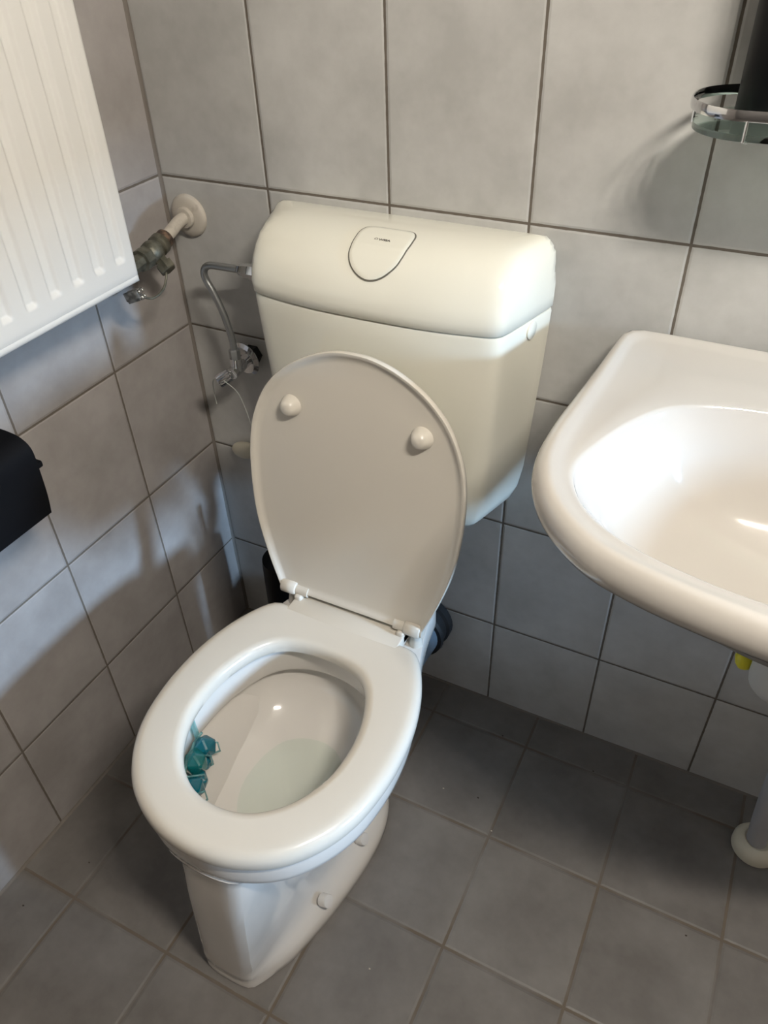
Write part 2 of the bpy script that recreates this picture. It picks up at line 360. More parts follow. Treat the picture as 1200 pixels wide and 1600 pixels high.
q = MB(); q.tube(crom([V + Vector((.018, -.004, -.022)), (.082, -.118, .868), (.086, -.135, .852), (.083, -.158, .846), (.080, -.178, .857)], 8), .0019, 8); q.build('wire', M_brass, wt)

# ------------------------------------------------------------------ cistern
CX = .426
def tank_ring(wd, d, z, y0=0.0, rc=.0, n=120):
    """plan outline of the cistern at one height: wall side y0, bowed front at -d, half width wd"""
    kx = min(1.0, wd / .205); wd = max(wd, .205)      # narrow rings keep the full ring's shape
    half = [(0, -d), (.06, -d * .993), (.11, -d * .965), (.155, -d * .915), (wd - .044, -d * .885), (wd - .033, -d * .84), (wd - .027, -d * .75), (wd - .019, -d * .55), (wd - .009, -d * .28), (wd - .001, y0 - d * .05), (wd - .003, y0 - .0004)]
    R = crom([(a * kx, b, 0) for a, b in half], 10)
    pts = [(p.x, p.y) for p in R] + [(kx * (wd - .003) * (1 - i / 12), y0) for i in range(1, 13)]
    pts = pts + [(-p[0], p[1]) for p in pts[::-1][1:-1]]
    r = resample(pts, n); r[:, 0] += CX
    return ring3(r, z)
cis = thing('toilet_cistern', 'cream white plastic low level cistern fixed to the back wall above the toilet', 'cistern', (CX, 0, .503))
q = MB()
prof = [(.503, .100, .025), (.504, .130, .050), (.509, .156, .080), (.520, .174, .102), (.538, .186, .117), (.56, .194, .126), (.60, .201, .1315), (.66, .2055, .134), (.72, .2095, .136), (.78, .2135, .1375), (.84, .2165, .139), (.862, .2175, .1395), (.866, .2165, .1385), (.868, .213, .134)]
q.loft([tank_ring(b, c, a) for a, b, c in prof]); q.build('cistern_body', M_cis, cis)
CP = [(.0, .8685, .137, .2145), (0, .8685, .1395, .2172), (0, .8700, .1410, .2185), (0, .885, .1425, .2190), (0, .90, .138, .2188), (0, .915, .131, .2180), (0, .93, .121, .2165), (0, .942, .108, .2145), (0, .950, .094, .2115), (0, .956, .075, .207), (0, .959, .058, .200), (-.003, .960, .040, .188)]
q = MB(); q.loft([tank_ring(wd, d, z, y0) for y0, z, d, wd in CP]); q.build('cistern_lid', M_cis, cis, angle=60)
PY = np.array([.141, .142, .138, .131, .121, .108, .094, .075, .055, .03]); PZ = np.array([.867, .885, .90, .915, .93, .942, .950, .956, .959, .960])
PY = np.array([.1425, .138, .131, .121, .108, .094, .075, .058, .040]); PZ = np.array([.885, .90, .915, .93, .942, .950, .956, .959, .960])
PS = np.r_[.018, .018 + np.cumsum(np.hypot(np.diff(PY), np.diff(PZ)))]
def on_lid(dx, s, h):
    y = np.interp(s, PS, PY); z = np.interp(s, PS, PZ); e = .006
    t = np.array([np.interp(s + e, PS, PY) - np.interp(s - e, PS, PY), np.interp(s + e, PS, PZ) - np.interp(s - e, PS, PZ)]); t /= np.hypot(*t)
    ny, nz = t[1], -t[0]            # outward: forward and up (y grows forward here)
    return (.4320 + dx, -(y + ny * h), z + nz * h)
bt = [(0, .0535, 0), (.015, .0575, 0), (.028, .068, 0), (.0365, .083, 0), (.0395, .104, 0), (.0402, .121, 0), (.0392, .131, 0), (.0350, .1385, 0), (.027, .1425, 0), (.015, .1435, 0), (0, .1435, 0)]
bo = resample(crom(bt + [(-a, b, 0) for a, b, _ in bt[::-1] if a > 0], 8, True), 80); bc = bo.mean(axis=0)
def bring(sc, h): return [on_lid(*(bc + (p - bc) * sc), h) for p in bo]
q = MB(); q.loft([bring(1.02, .0004), bring(1.018, .0009), bring(.96, .0009)], False, False); q.build('button_gap', M_dark, cis)['label'] = 'dark gap around the flush button'
q = MB(); rr = [bring(.976, .0004), bring(.974, .0016), bring(.960, .0020)] + [bring(.965 * (1 - k / 8), .0020) for k in range(1, 8)] + [bring(.001, .0020)]; q.loft(rr); fb = q.build('flush_button', M_cis, cis)
# maker's mark printed on the button
def text_mesh(txt, size, ext=.0):
    c = bpy.data.curves.new('logo', 'FONT'); c.body = txt; c.size = size; c.align_x = 'LEFT'; c.extrude = .0002
    c.offset = .00022
    o = bpy.data.objects.new('logo', c); COL.objects.link(o); bpy.context.view_layer.update()
    me = bpy.data.meshes.new_from_object(o.evaluated_get(bpy.context.evaluated_depsgraph_get())); bpy.data.objects.remove(o)
    return me
me = text_mesh('WISA', .0062)
q = MB(); P0 = Vector(on_lid(-.0055, .1120, .0022)); P1 = Vector(on_lid(-.0055, .1150, .0022)); ty = (P1 - P0).normalized(); tx = Vector((1, 0, 0)); tn = tx.cross(ty)
q.add([P0 + tx * p.co.x * 1.12 + ty * p.co.y * .75 + tn * p.co.z for p in me.vertices], [tuple(f.vertices) for f in me.polygons])
hx = [(-.0062, .0003), (-.0012, .0003), (-.0012, .0024), (-.0026, .0038), (-.0048, .0038), (-.0062, .0024)]
h2 = [(a * .62 - .0014, b * .62 + .0008) for a, b in hx]
q.loft([[P0 + tx * a + ty * b + tn * .0002 for a, b in hx], [P0 + tx * a + ty * b + tn * .0002 for a, b in h2]], False, False)
q.build('maker_mark', M_ink, fb, smooth=False)
q = MB(); q.lathe((CX + .2075, -.050, .852), (1, -.16, 0), [(-.004, .0125), (-.0012, .0125), (-.0006, .0115), (-.0006, 0)], 28); q.build('side_plug', M_cis, cis)
q = MB(); q.lathe((CX, -.07, .506), (0, 0, -1), [(0, .024), (.008, .024), (.009, .028), (.020, .028), (.021, .022), (.032, .018)], 24); q.build('outlet_nut', M_cis, cis)
fp = MB(); fp.tube(crom([(CX, -.07, .474), (CX, -.072, .43), (CX, -.08, .40), (CX, -.10, .375), (CX, -.135, .365)], 6), .0165, 20)
tag(fp.build('flush_pipe', M_cis), 'white plastic flush pipe between cistern and toilet bowl behind the raised lid', 'pipe')

# ------------------------------------------------------------------ supply pipe, stop valve and its cord
sp = thing('supply_pipe', 'grey metal water pipe bent from the stop valve up to the cistern side', 'pipe', (.138, -.06, .72))
q = MB(); q.tube(crom([(.1385, -.060, .715), (.138, -.060, .745), (.130, -.060, .785), (.116, -.060, .822), (.106, -.060, .842), (.106, -.060, .856), (.118, -.060, .8655), (.145, -.060, .867), (.195, -.060, .868)], 8), .0057, 16); q.build('pipe', M_steel, sp)
q = MB(); q.lathe((.172, -.060, .8675), (1, 0, 0), [(0, .0075), (.002, .0085), (.008, .0085), (.010, .0105), (.020, .0105), (.022, .012), (.040, .012)], 6); q.build('union_nut', M_chrome, sp, angle=25)
q = MB(); q.lathe((.1385, -.060, .728), (0, 0, -1), [(0, .007), (.002, .0095), (.016, .0095), (.018, .0085)], 6); q.build('compression_nut', M_steel, sp, angle=25)
sv = thing('stop_valve', 'chrome angle stop valve with grooved handle on the wall left of the cistern', 'valve', (.128, 0, .688))
q = MB(); q.lathe((.132, -.001, .690), (0, -1, 0), [(0, .0175), (.018, .0175), (.018, .0)], 6); q.build('wall_nut', M_rubber, sv, angle=25)['label'] = 'black hexagonal nut at the wall'
q = MB(); ax = Vector((-.16, -1, -.10)).normalized(); q.lathe((.130, -.004, .690), ax, [(0, .0125), (.014, .0125), (.015, .030), (.017, .0305), (.021, .024), (.023, .0245), (.0165, .016), (.016, .0)], 36); q.build('wall_rosette', M_chrome, sv)
q = MB(); q.tube([(.131, -.012, .689), (.136, -.060, .690), (.137, -.074, .688)], [.010, .0115, .0095], 20); q.tube([(.1375, -.060, .690), (.1385, -.060, .712)], [.0105, .0095], 20); q.build('valve_body', M_chrome, sv)
q = MB(); hx0 = Vector((.130, -.070, .684)); ha = Vector((-.66, -.62, -.42)).normalized(); u = ha.cross(Vector((0, 0, 1))).normalized(); v2 = ha.cross(u)
def hring(h, r, g=1): return [hx0 + ha * h + (u * math.cos(2 * PI * k / 72) + v2 * math.sin(2 * PI * k / 72)) * (r - g * .0011 * max(0, math.cos(8 * 2 * PI * k / 72)) ** 3) for k in range(72)]
q.lathe(hx0 - ha * .012, ha, [(0, .007), (.014, .007)], 16)
q.loft([hring(0, .0085, 0), hring(.001, .0105), hring(.022, .0115), hring(.0235, .0105, 0), hring(.024, .001, 0)]); q.build('handle', M_chrome, sv)
q = MB(); cpts = [(.118, -.086, .678), (.108, -.085, .678), (.097, -.078, .668), (.088, -.070, .650), (.084, -.066, .630), (.083, -.064, .612)]
q.tube(crom(cpts, 6), .0007, 6); q.tube(crom([(.122, -.086, .680), (.133, -.085, .676), (.143, -.075, .655), (.147, -.068, .625), (.150, -.064, .595), (.152, -.062, .575)], 6), .0007, 6)
tag(q.build('thin_cord', M_cord), 'thin pale looped cord hanging from the chrome stop valve handle', 'cord')
q = MB()
rs = []
for i in range(13):
    a = PI * i / 12 - PI / 2; rs.append([( .084 + .0305 * math.cos(a) * math.cos(2 * PI * k / 24), -.011 + .0 + .011 * math.sin(a), .480 + .0185 * math.cos(a) * math.sin(2 * PI * k / 24)) for k in range(24)])
q.loft(rs); q.v = [(x, y, z + (x - .084) * .12) for x, y, z in q.v]
ov = q.build('wall_knob', M_creampl); tag(ov, 'small cream oval plastic knob on the back wall left of the raised toilet lid', 'knob')

# ------------------------------------------------------------------ toilet pan
TX = .444; NT = 128
def half_out(h): return polar(mirror_outline(h, 0, 400), (0, -.47), NT)
seat_half = [(0, -.6765), (.055, -.669), (.108, -.643), (.146, -.602), (.170, -.552), (.1805, -.495), (.1815, -.445), (.176, -.395), (.162, -.345), (.143, -.305), (.128, -.285), (.112, -.2785), (.06, -.277), (0, -.277)]
rim_half = [(0, -.671), (.054, -.664), (.105, -.638), (.141, -.598), (.165, -.549), (.175, -.495), (.176, -.445), (.170, -.395), (.156, -.345), (.138, -.295), (.122, -.245), (.112, -.20), (.107, -.165), (.09, -.155), (.04, -.155), (0, -.155)]
base_half = [(0, -.6755), (.020, -.675), (.038, -.672), (.046, -.666), (.056, -.650), (.078, -.606), (.092, -.555), (.105, -.492), (.114, -.416), (.112, -.353), (.097, -.305), (.078, -.280), (.065, -.24), (.055, -.18), (.05, -.15), (.02, -.148), (0, -.148)]
col_half = [(0, -.6735), (.024, -.673), (.0405, -.670), (.047, -.664), (.050, -.640), (.053, -.60), (.055, -.555), (.060, -.50), (.062, -.43), (.061, -.37), (.058, -.31), (.055, -.26), (.051, -.22), (.050, -.18), (.045, -.16), (.02, -.158), (0, -.158)]
neck_half = [(0, -.666), (.026, -.6655), (.042, -.662), (.050, -.654), (.066, -.622), (.098, -.58), (.118, -.53), (.130, -.485), (.134, -.44), (.130, -.38), (.118, -.32), (.100, -.27), (.085, -.23), (.08, -.19), (.07, -.17), (.03, -.165), (0, -.165)]
TH, R_rim = half_out(rim_half)
def warp(half, ac):
    """outline points with the front corner (at angle ac from straight ahead) on one shared index"""
    o = mirror_outline(half, 0, 1200); d = o - np.array([0, -.47]); an = np.arctan2(d[:, 1], d[:, 0]); r = np.hypot(d[:, 0], d[:, 1]); k = np.argsort(an); an = an[k]; r = r[k]
    phi = (TH + PI / 2 + PI) % (2 * PI) - PI                      # angle from the front
    a0 = math.radians(14.06); aw = np.sign(phi) * np.interp(np.abs(phi), [0, a0, 1.0, PI], [0, math.radians(ac), 1.0, PI])
    t = (aw - PI / 2 + PI) % (2 * PI) - PI
    rr = np.interp(t, np.r_[an[-1] - 2 * PI, an, an[0] + 2 * PI], np.r_[r[-1], r, r[0]])
    return np.c_[rr * np.cos(t), -.47 + rr * np.sin(t)]
W_base = warp(base_half, 13.0); W_col = warp(col_half, 13.6); W_neck = warp(neck_half, 14.6); W_rim = warp(rim_half, 17.2)
def pring(r, z, cx=TX, cy=-.47): return [(cx + float(r[i]) * math.cos(TH[i]), cy + float(r[i]) * math.sin(TH[i]), z) for i in range(NT)]
def wring(w, z, cx):
    p = sum(k * m for k, m in w); return [(cx + float(x), float(y), z) for x, y in p]
def sc(m, k): return (m - np.array([0, -.44])) * k + np.array([0, -.44])
lay = [(0, [(1, sc(W_base, .985))], .428), (.003, [(1, W_base)], .428), (.014, [(1, sc(W_base, .998))], .428), (.021, [(1, sc(W_base, .988))], .428),
       (.029, [(.88, W_base), (.12, W_col)], .428), (.038, [(.66, W_base), (.34, W_col)], .428), (.050, [(.42, W_base), (.58, W_col)], .428), (.068, [(.20, W_base), (.80, W_col)], .432), (.095, [(.06, W_base), (.94, W_col)], .432), (.13, [(1, W_col)], .436), (.18, [(.97, W_col), (.03, W_neck)], .440),
       (.23, [(.84, W_col), (.16, W_neck)], .444), (.27, [(.60, W_col), (.40, W_neck)], .447), (.305, [(.26, W_col), (.74, W_neck)], .450), (.330, [(1, W_neck)], .450), (.345, [(.7, W_neck), (.3, W_rim)], TX), (.351, [(.3, W_neck), (.7, W_rim)], TX), (.354, [(1, sc(W_rim, .98))], TX), (.360, [(1, sc(W_rim, .997))], TX), (.368, [(1, W_rim)], TX), (.395, [(1, W_rim)], TX), (.4005, [(1, sc(W_rim, .99))], TX), (.4035, [(1, sc(W_rim, .96))], TX)]
# inside: rim hole, undercut, basin
_, R_in = polar(mirror_outline([(0, -.630), (.055, -.618), (.095, -.583), (.118, -.53), (.121, -.475), (.113, -.42), (.09, -.365), (.05, -.335), (0, -.326)], 0, 400), (0, -.47), NT)
ins = [(.4035, R_in * 1.05), (.402, R_in * 1.01), (.396, R_in), (.356, R_in * 1.0), (.350, R_in * 1.015), (.350, R_in * 1.10), (.342, R_in * 1.13), (.325, R_in * 1.12), (.305, R_in * 1.04), (.290, R_in * .93), (.278, R_in * .78), (.270, R_in * .62), (.265, R_in * .45), (.262, R_in * .25), (.261, R_in * .02)]
toilet = thing('toilet', 'white ceramic floor standing toilet with its lid raised against the cistern', 'toilet', (TX, -.45, 0))
q = MB(); rings = [wring(r, z, cx) for z, r, cx in lay]
def sump(p):
    x, y, z = p
    d = .018 * math.exp(-(((x - (TX + .030)) / .055) ** 2 + ((y + .500) / .085) ** 2))
    return (x, y, z - d)
inn = [pring(r, z) for z, r in ins]; inn = [[sump(p) if k > 8 else p for p in r] for k, r in enumerate(inn)]
q.loft(rings + inn, True, True); q.build('bowl', M_cer, toilet, angle=38)
q = MB(); WZ = .2655; q.loft([pring(R_in * .66, WZ), pring(R_in * .3, WZ)], False, True); q.build('water', M_water, toilet)['label'] = 'shallow pale green water'
# seat
_, R_so = half_out(seat_half)
_, R_si = polar(mirror_outline([(0, -.6135), (.045, -.604), (.083, -.573), (.108, -.525), (.1145, -.475), (.108, -.425), (.088, -.378), (.055, -.351), (0, -.3425)], 0, 400), (0, -.47), NT)
SX = .4455
sr = lambda ro, z, k=0: pring(ro, z, SX)
so = [sr(R_so - .008, .4045), sr(R_so - .001, .4045), sr(R_so, .407), sr(R_so, .417), sr(R_so - .0015, .4225), sr(R_so - .0045, .4265), sr(R_so - .009, .4292), sr(R_so - .014, .4302), sr(R_so - .020, .4304),
      sr(R_si + .014, .4304), sr(R_si + .009, .4300), sr(R_si + .005, .4280), sr(R_si + .0018, .4245), sr(R_si, .419), sr(R_si + .001, .4085), sr(R_si + .004, .4050), sr(R_si + .012, .4045)]
q = MB(); q.loft(so + [so[0]], False, False)
# hinge tab of the seat between the lid's ears
q.box((SX - .097, -.318, .410), (SX + .097, -.2475, .4303), .0022, 3)
q.box((SX - .097, -.270, .412), (SX - .084, -.2455, .4375), .0035, 3); q.box((SX + .084, -.270, .412), (SX + .097, -.2455, .4375), .0035, 3)
q.build('seat', M_seat, toilet, angle=35)
for k in (-1, 1):
    q = MB(); q.tube([(SX + k * .076, -.2555, .440), (SX + k * .1235, -.2555, .440)], .0085, 20); q.lathe((SX + k * .109, -.250, .4035), (0, 0, 1), [(0, .011), (.010, .010), (.018, .0085), (.032, .008)], 20); q.build('hinge', M_seat, toilet)
# lid, leaning back towards the cistern
L0 = Vector((.4435, -.255, .440)); LU = Vector((0, .065, .405)).normalized(); LN = Vector((1, 0, 0)).cross(LU).normalized()   # LN points to the room
if LN.y > 0: LN = -LN
lid_half = [(0, .4115), (.030, .409), (.067, .397), (.107, .3735), (.141, .337), (.163, .287), (.1708, .232), (.1695, .170), (.162, .115), (.145, .055), (.128, .010), (.119, -.010), (.108, -.008), (.098, -.003), (.04, -.002), (0, -.002)]
_, R_l = polar(mirror_outline(lid_half, 0, 400), (0, .21), NT)
def lring(r, h): return [L0 + Vector((1, 0, 0)) * float(r[i]) * math.cos(TH[i]) + LU * (.21 + float(r[i]) * math.sin(TH[i])) + LN * h for i in range(NT)]
q = MB()
inside = [lring((R_l - .016) * (1 - k / 7), .0) for k in range(1, 7)]
q.loft([lring(R_l * .001, 0)] + inside[::-1] + [lring(R_l - .016, .0), lring(R_l - .011, .0008), lring(R_l - .007, .0035), lring(R_l - .0035, .0062), lring(R_l - .001, .0062), lring(R_l, .0045), lring(R_l, -.002), lring(R_l - .004, -.007), lring(R_l - .014, -.0115), lring(R_l - .04, -.014), lring(R_l * .3, -.016), lring(R_l * .001, -.016)])
for k in (-1, 1):
    p = L0 + Vector((k * .109, 0, 0)); q.tube([p + Vector((-.0135, 0, 0)), p + Vector((-.012, 0, 0)), p + Vector((.012, 0, 0)), p + Vector((.0135, 0, 0))], [.010, .0118, .0118, .010], 24)
ld_ = q.build('lid', M_seat, toilet, angle=50)
for k in (-1, 1):
    p = L0 + Vector((k * .1005, 0, 0)) + LU * .316
    q = MB(); q.lathe(p - LN * .001, LN, [(0, .0165), (.002, .0160), (.007, .0140), (.012, .0118), (.0155, .0095), (.0175, .006), (.0185, .0)], 28); q.build('bumper', M_seat, ld_)
# floor bolts with caps, on the pan's foot
for y in (-.523, -.406):
    nn = Vector((.86, -.05, .5)).normalized(); p = Vector((.5195 + (.004 if y > -.45 else 0), y, .052))
    q = MB(); q.lathe(p - nn * .006, nn, [(0, .0105), (.013, .0105), (.0145, .0098), (.0152, .0)], 24); q.build('bolt_cap', M_cer, toilet)
    nn = Vector((-.86, -.05, .5)).normalized(); p = Vector((.3395, y, .050))
    q = MB(); q.lathe(p - nn * .006, nn, [(0, .0105), (.013, .0105), (.0145, .0098), (.0152, .0)], 24); q.build('bolt_cap', M_cer, toilet)
# outlet into the wall
so_ = thing('soil_pipe', 'grey blue plastic waste pipe with black rubber seal behind the toilet', 'pipe', (.445, -.08, .17))
q = MB(); q.tube([(.448, -.150, .185), (.452, -.045, .180)], .0545, 32); q.build('pipe', M_bluepvc, so_)
q = MB(); q.lathe((.452, -.050, .180), (0, 1, 0), [(0, .0545), (0, .062), (.008, .064), (.012, .060), (.030, .060), (.034, .065), (.0495, .065)], 32); q.build('rubber_seal', M_rubber, so_)

# toilet freshener clipped on the left of the rim
fr = thing('rim_block', 'teal toilet freshener blocks in a cage clipped inside the left of the bowl', 'freshener', (.335, -.54, .41))
def rim_pt(a, off, z):
    i = int((a + PI) / (2 * PI) * NT) % NT
    return Vector((TX + (float(R_in[i]) - off) * math.cos(a), -.47 + (float(R_in[i]) - off) * math.sin(a), z))
def blob(c, r, sq, seed, n=2):
    random.seed(seed); bm = bmesh.new(); bmesh.ops.create_icosphere(bm, subdivisions=1, radius=1)
    for q_ in bm.verts: q_.co = Vector(q_.co) * (0.9 + .25 * random.random())
    bmesh.ops.bevel(bm, geom=bm.edges[:], offset=.09, segments=1, affect='EDGES')
    m = Matrix.Translation(c) @ Matrix.Rotation(seed * .7, 4, 'Z') @ Matrix.Diagonal((sq[0] * r, sq[1] * r, sq[2] * r, 1)); k = MB(); k.bm(bm, m); return k
for i, (a, off, z, r, sq, mm) in enumerate([(-2.72, .016, .352, .0185, (1, 1, 1.0), M_teal), (-2.60, .018, .333, .0150, (1, 1, 1.1), M_teal), (-2.50, .015, .352, .0200, (1, 1, 1.0), M_teal2), (-2.36, .018, .330, .0160, (1, 1, 1.1), M_teal), (-2.24, .015, .345, .0180, (1, 1, 1.0), M_teal), (-2.12, .017, .328, .0115, (1, 1, 1), M_teal)]):
    blob(rim_pt(a, off, z), r, sq, i + 1).build('cleaning_block', mm, fr, smooth=False)
q = MB(); q.tube([rim_pt(a, .005, .362) for a in np.linspace(-2.85, -2.0, 12)], .0022, 8)
for a in (-2.78, -2.56, -2.30, -2.08):
    q.tube([rim_pt(a, .005, .362), rim_pt(a, .033, .352), rim_pt(a, .033, .332), rim_pt(a, .012, .318)], .0014, 8)
q.build('cage', M_tealc, fr)
q = MB()
ah = -2.78; ih = int((ah + PI) / (2 * PI) * NT) % NT
def out_pt(off, z): r = float(R_rim[ih]) + off; return Vector((TX + r * math.cos(ah), -.47 + r * math.sin(ah), z))
pts = [rim_pt(ah, .005, .362), rim_pt(ah, .003, .4042), out_pt(.002, .4048), out_pt(.008, .402), out_pt(.008, .380)]
tw = Vector((math.sin(ah), -math.cos(ah), 0)) * .007
q.loft([[p - tw, p + tw, p + tw + Vector((0, 0, .0012)), p - tw + Vector((0, 0, .0012))] for p in pts]); q.build('hook', M_tealc, fr)

# ------------------------------------------------------------------ toilet brush behind the toilet
tb = thing('toilet_brush', 'black toilet brush in a holder standing in the corner behind the toilet', 'brush', (.200, -.090, 0))
q = MB(); q.lathe((.200, -.090, 0), (0, 0, 1), [(0, .046), (.004, .048), (.10, .046), (.30, .043), (.312, .042), (.312, .020), (.306, .012), (.306, 0)], 36); q.build('holder', M_black, tb)
q = MB(); q.lathe((.200, -.090, .30), (0, 0, 1), [(0, .007), (.10, .007), (.112, .008), (.116, .005), (.117, 0)], 18); q.build('handle', M_black, tb)

# ------------------------------------------------------------------ washbasin
WC = (1.035, -.26); ZT = .862
wb = thing('washbasin', 'white ceramic wall hung washbasin on the right of the back wall', 'washbasin', (1.035, 0, .66))
HW = .298
so_half = [(0, -.490), (-.07, -.486), (-.14, -.475), (-.19, -.462), (-.228, -.446), (-.266, -.414), (-.293, -.375), (-.309, -.325), (-.312, -.265), (-.308, -.20), (-.302, -.12), (-.298, -.05), (-.295, -.020), (-.287, -.008), (-.272, -.003), (-.20, -.0015), (0, -.0015)]
NW = 180
def wpol(h, c):
    pts = [(a, b, 0) for a, b in h]; full = pts + [(-a, b, 0) for a, b, _ in pts[::-1] if abs(a) > 1e-6]
    out = np.array([(p.x + 1.035, p.y) for p in crom(full, 12, True)])
    d = out - np.array(c); a = np.arctan2(d[:, 1], d[:, 0]); r = np.hypot(d[:, 0], d[:, 1]); o = np.argsort(a); a = a[o]; r = r[o]
    t = np.linspace(-PI, PI, NW, endpoint=False); return np.interp(t, np.r_[a[-1] - 2 * PI, a, a[0] + 2 * PI], np.r_[r[-1], r, r[0]])
WT = np.linspace(-PI, PI, NW, endpoint=False)
bc_ = (1.035, -.29)
Ro = wpol(so_half, bc_)
bas_half = [(0, -.450), (-.07, -.447), (-.12, -.441), (-.183, -.424), (-.228, -.398), (-.256, -.362), (-.266, -.325), (-.256, -.280), (-.235, -.225), (-.205, -.180), (-.16, -.155), (-.09, -.142), (0, -.138)]
Rb = wpol(bas_half, bc_)
def wr(r, z, sh=(0, 0)): return [(bc_[0] + sh[0] + float(r[i]) * math.cos(WT[i]), min(bc_[1] + sh[1] + float(r[i]) * math.sin(WT[i]), -.0012), float(z[i]) if hasattr(z, '__len__') else z) for i in range(NW)]
# deck: slightly lower than the raised rim
Rd = np.maximum(np.minimum(Ro - .028, Ro), Rb + .002)
back = np.clip(np.sin(WT), 0, 1)
q = MB()
under = wpol([(0, -.40), (-.08, -.392), (-.15, -.365), (-.19, -.32), (-.205, -.26), (-.20, -.18), (-.19, -.09), (-.18, -.03), (-.15, -.004), (0, -.003)], bc_)
Rk = np.maximum(Ro - .034, Rb + .006)
q.loft([wr(under * .30, .682), wr(under * .55, .690), wr(under * .8, .712), wr(under * .97, .748), wr(.45 * under + .55 * Ro, .790), wr(.18 * under + .82 * Ro, .813), wr(Ro - .014, .8185), wr(Ro - .006, .8235), wr(Ro - .0015, .831), wr(Ro, .840), wr(Ro - .0012, .848), wr(Ro - .0045, .8555), wr(Ro - .009, .8600), wr(Ro - .014, .8615), wr(Ro - .019, .8608), wr(Ro - .026, .8575),
        wr(Rk, .8558), wr(.5 * Rk + .5 * (Rb + .004), .8556), wr(Rb + .004, .8552), wr(Rb + .001, .8540), wr(Rb - .001, .8505), wr(Rb - .004, .8440),
        wr(Rb * .93, .832), wr(Rb * .88, .812), wr(Rb * .82, .785), wr(Rb * .73, .757), wr(Rb * .60, .736), wr(Rb * .42, .722), wr(Rb * .22, .714), wr(Rb * .085, .7105), wr(Rb * .08, .700)], True, True)
q.build('basin', M_bas, wb, angle=60)
q = MB(); q.lathe((1.035, -.29, .7075), (0, 0, 1), [(0, .031), (.0035, .031), (.005, .028), (.005, .018), (.0, .016), (0, 0)], 32); q.build('drain_ring', M_chrome, wb)
# trap and drain below
tr = thing('bottle_trap', 'white plastic bottle trap hanging under the washbasin', 'trap', (1.046, -.155, .46))
TB = Vector((1.046, -.155, 0))
q = MB(); q.lathe((TB.x, TB.y, .450), (0, 0, 1), [(0, .020), (.004, .030), (.012, .036), (.022, .038), (.085, .038), (.087, .042), (.105, .042), (.107, .024), (.118, .020)], 32); q.tube(crom([(TB.x, TB.y, .56), (TB.x, TB.y, .60), (1.040, -.185, .640), (1.035, -.245, .668), (1.035, -.262, .674)], 6), .016, 20); q.build('trap_body', M_pvc, tr)
q = MB(); q.tube(crom([(TB.x + .02, TB.y, .51), (TB.x + .055, -.155, .51), (TB.x + .072, -.15, .495), (TB.x + .074, -.145, .46)], 6), .016, 20); q.build('outlet_elbow', M_pvc, tr)
q = MB(); q.lathe((1.004, -.135, .455), (-.25, .3, .9), [(0, .009), (.006, .012), (.018, .012), (.024, .007), (.034, .005), (.034, 0)], 12); tag(q.build('yellow_cap', M_yellow), 'small yellow plastic cap peeking out beside the trap under the washbasin', 'cap')
dp = thing('drain_pipe', 'grey drain pipe from the washbasin trap down into a cream floor collar', 'pipe', (1.135, -.105, 0))
q = MB(); q.tube(crom([(TB.x + .074, -.145, .463), (1.118, -.14, .40), (1.108, -.118, .32), (1.112, -.108, .18), (1.128, -.100, .0)], 8), .0165, 24); q.build('pipe', M_greypipe, dp)
q = MB(); q.lathe((1.128, -.100, 0), (0, 0, 1), [(0, .036), (.002, .038), (.014, .038), (.022, .034), (.028, .028), (.029, .022), (.026, .018)], 36); q.build('floor_collar', M_creampl, dp)['label'] = 'cream round floor collar'

# ------------------------------------------------------------------ glass shelf with chrome rail, bottle on it
sh = thing('glass_shelf', 'oval glass shelf with chrome rail on the back wall at the upper right', 'shelf', (1.0, -.07, 1.13))
def oval(x0, x1, y0, y1, r, n=24):
    pts = []
    for cx, cy, a0 in ((x0 + r, y0 + r, PI), (x1 - r, y0 + r, 1.5 * PI), (x1 - r, y1 - r, 0), (x0 + r, y1 - r, .5 * PI)):
        for k in range(n): a = a0 + .5 * PI * k / (n - 1); pts.append((cx + r * math.cos(a), cy + r * math.sin(a)))
    return pts
def band(pts, z0, z1, t, q):
    P = np.array(pts); c = P.mean(axis=0); n = len(P); nx = np.roll(P, -1, 0) - np.roll(P, 1, 0); nn = np.c_[nx[:, 1], -nx[:, 0]]; nn /= np.hypot(nn[:, 0], nn[:, 1])[:, None] + 1e-9
    b = (z1 - z0) * .25
    rs = []
    for (o, z) in ((-t, z0 + b), (-t, z1 - b), (-t * .6, z1), (-t * .2, z1), (0, z1 - b), (0, z0 + b), (-t * .2, z0), (-t * .6, z0), (-t, z0 + b)):
        rs.append([(P[i][0] + nn[i][0] * o, P[i][1] + nn[i][1] * o, z) for i in range(n)])
    q.loft(rs, False, False)
q = MB(); band(oval(.778, 1.27, -.136, -.012, .058), 1.136, 1.1455, .0035, q); q.build('rail', M_chrome, sh)
q = MB(); g = oval(.783, 1.265, -.131, -.010, .055); q.loft([[(x, y, 1.1180) for x, y in g], [(x, y, 1.1240) for x, y in g]]); q.build('glass_plate', M_glass, sh, smooth=False)
for x, y in ((.782, -.070), (.838, -.134), (1.21, -.134), (1.265, -.070)):
    q = MB(); q.tube([(x, y, 1.1395), (x, y - .001, 1.119), (x + .003, y + .006, 1.1165)], .0016, 8); q.build('clip', M_chrome, sh)
for x in (.86, 1.19):
    q = MB(); q.lathe((x, 0, 1.132), (0, -1, 0), [(0, .014), (.006, .014), (.008, .010), (.014, .008)], 20); q.build('wall_mount', M_chrome, sh)
bt_ = thing('dispenser_bottle', 'tall black bottle standing on the glass shelf', 'bottle', (.852, -.041, 1.1245))
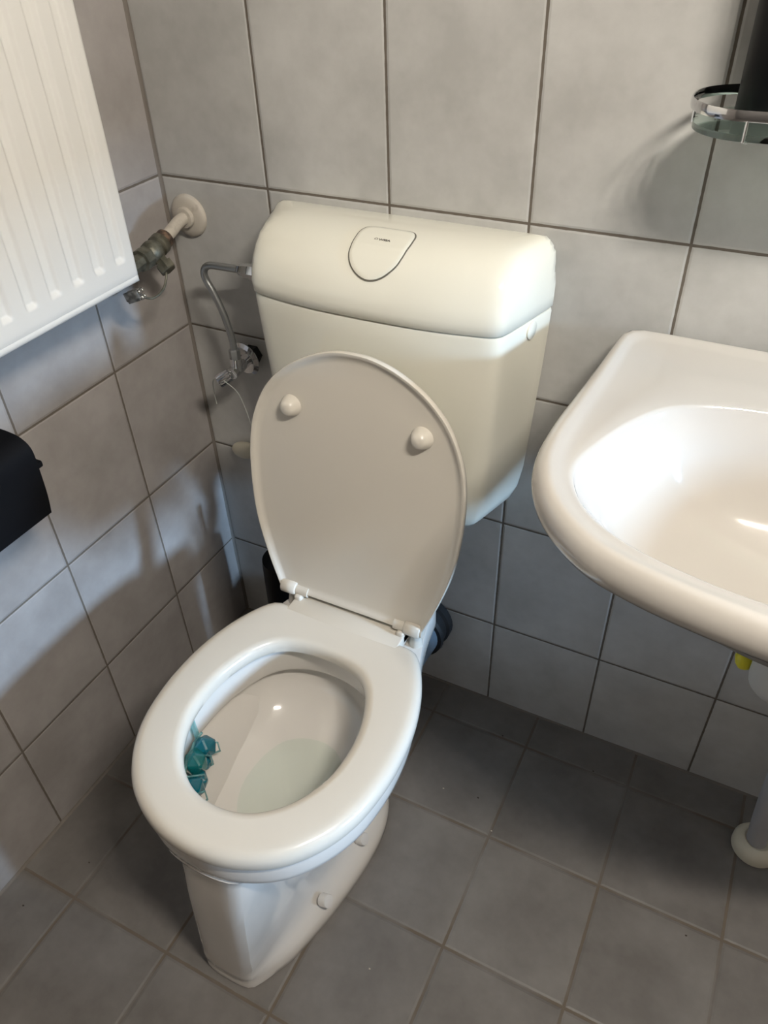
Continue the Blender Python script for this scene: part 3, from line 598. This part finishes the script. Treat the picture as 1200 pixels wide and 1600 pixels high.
q = MB(); q.lathe((.852, -.041, 1.1245), (0, 0, 1), [(0, .033), (.003, .0355), (.14, .0360), (.155, .035), (.165, .028), (.168, .016), (.185, .016)], 40); q.build('bottle_body', M_black, bt_)
q = MB(); q.lathe((.852, -.041, 1.308), (0, 0, 1), [(0, .019), (.02, .019), (.022, .006), (.045, .006), (.045, .012), (.056, .012), (.057, 0)], 24); q.tube([(.852, -.041, 1.36), (.852, -.085, 1.36), (.852, -.090, 1.352)], .0045, 10); q.build('pump', M_black, bt_)

# ------------------------------------------------------------------ paper holder on the left wall
ph = thing('toilet_paper_holder', 'black toilet paper holder with curved cover on the left wall', 'paper holder', (0, -.52, .72))
prof = [(.040, .792), (.062, .795), (.092, .7945), (.112, .790), (.124, .776), (.124, .745), (.121, .705), (.115, .672)]
prof2 = [(x, z) for x, z in crom([(a, b, 0) for a, b in prof], 5) for _ in (0,)] if False else [(p.x, p.y) for p in crom([(a, b, 0) for a, b in prof], 5)]
q = MB(); y0, y1 = -.605, -.462
inner = [(x - .0025, z - .0015) for x, z in prof2[::-1]]
loop = prof2 + inner
q.loft([[(x, y, z) for x, z in loop] for y in (y0, y0 + .002, y1 - .002, y1)]); q.build('cover', M_blackp, ph)
q = MB(); q.box((0, y0 + .03, .74), (.006, y1 - .03, .796), .002); q.box((.004, y0 + .035, .780), (.045, y1 - .035, .789), .002)
q.tube([(.004, y1 - .003, .770), (.062, y1 - .003, .770)], .004, 10); q.tube([(.062, y0 + .01, .770), (.062, y1 + .006, .770)], .0045, 12); q.build('roll_arm', M_blackp, ph)
q = MB(); q.box((.108, y1 - .002, .744), (.121, y1 + .010, .753), .002); q.build('hinge_tab', M_blackp, ph)

# ------------------------------------------------------------------ crumbs on the floor tiles
random.seed(11)
for i, (x, y, dark, lab) in enumerate([(.052, -.735, 1, 'tiny dark crumb on the floor tile at the bottom left near the left wall'), (.60, -.23, 0, 'tiny pale crumb on the dark floor right behind the toilet foot'),
        (.71, -.27, 0, 'tiny pale crumb on the floor tile left of the washbasin shadow'), (.665, -.22, 1, 'tiny dark crumb between the two pale crumbs behind the toilet'), (.84, -.075, 1, 'tiny dark crumb at the foot of the back wall below the washbasin'),
        (.62, -.565, 0, 'tiny pale crumb in the floor joint right of the front bolt of the toilet'), (.66, -.075, 1, 'tiny dark crumb near the back wall right of the grey blue waste pipe'), (1.05, -.30, 1, 'tiny dark crumb on the floor in front of the cream floor collar'),
        (.10, -.63, 1, 'tiny dark crumb on the floor left of the toilet, by the left wall')]):
    bm = bmesh.new(); bmesh.ops.create_icosphere(bm, subdivisions=1, radius=.0016)
    for v_ in bm.verts: v_.co = Vector(v_.co) * (.6 + .6 * random.random())
    q = MB(); q.bm(bm, Matrix.Translation((x, y, .0010)) @ Matrix.Diagonal((1.3, .9, .6, 1)))
    tag(q.build('crumb', M_dirt if dark else M_crumb), lab, 'crumb', 'crumbs on the floor')
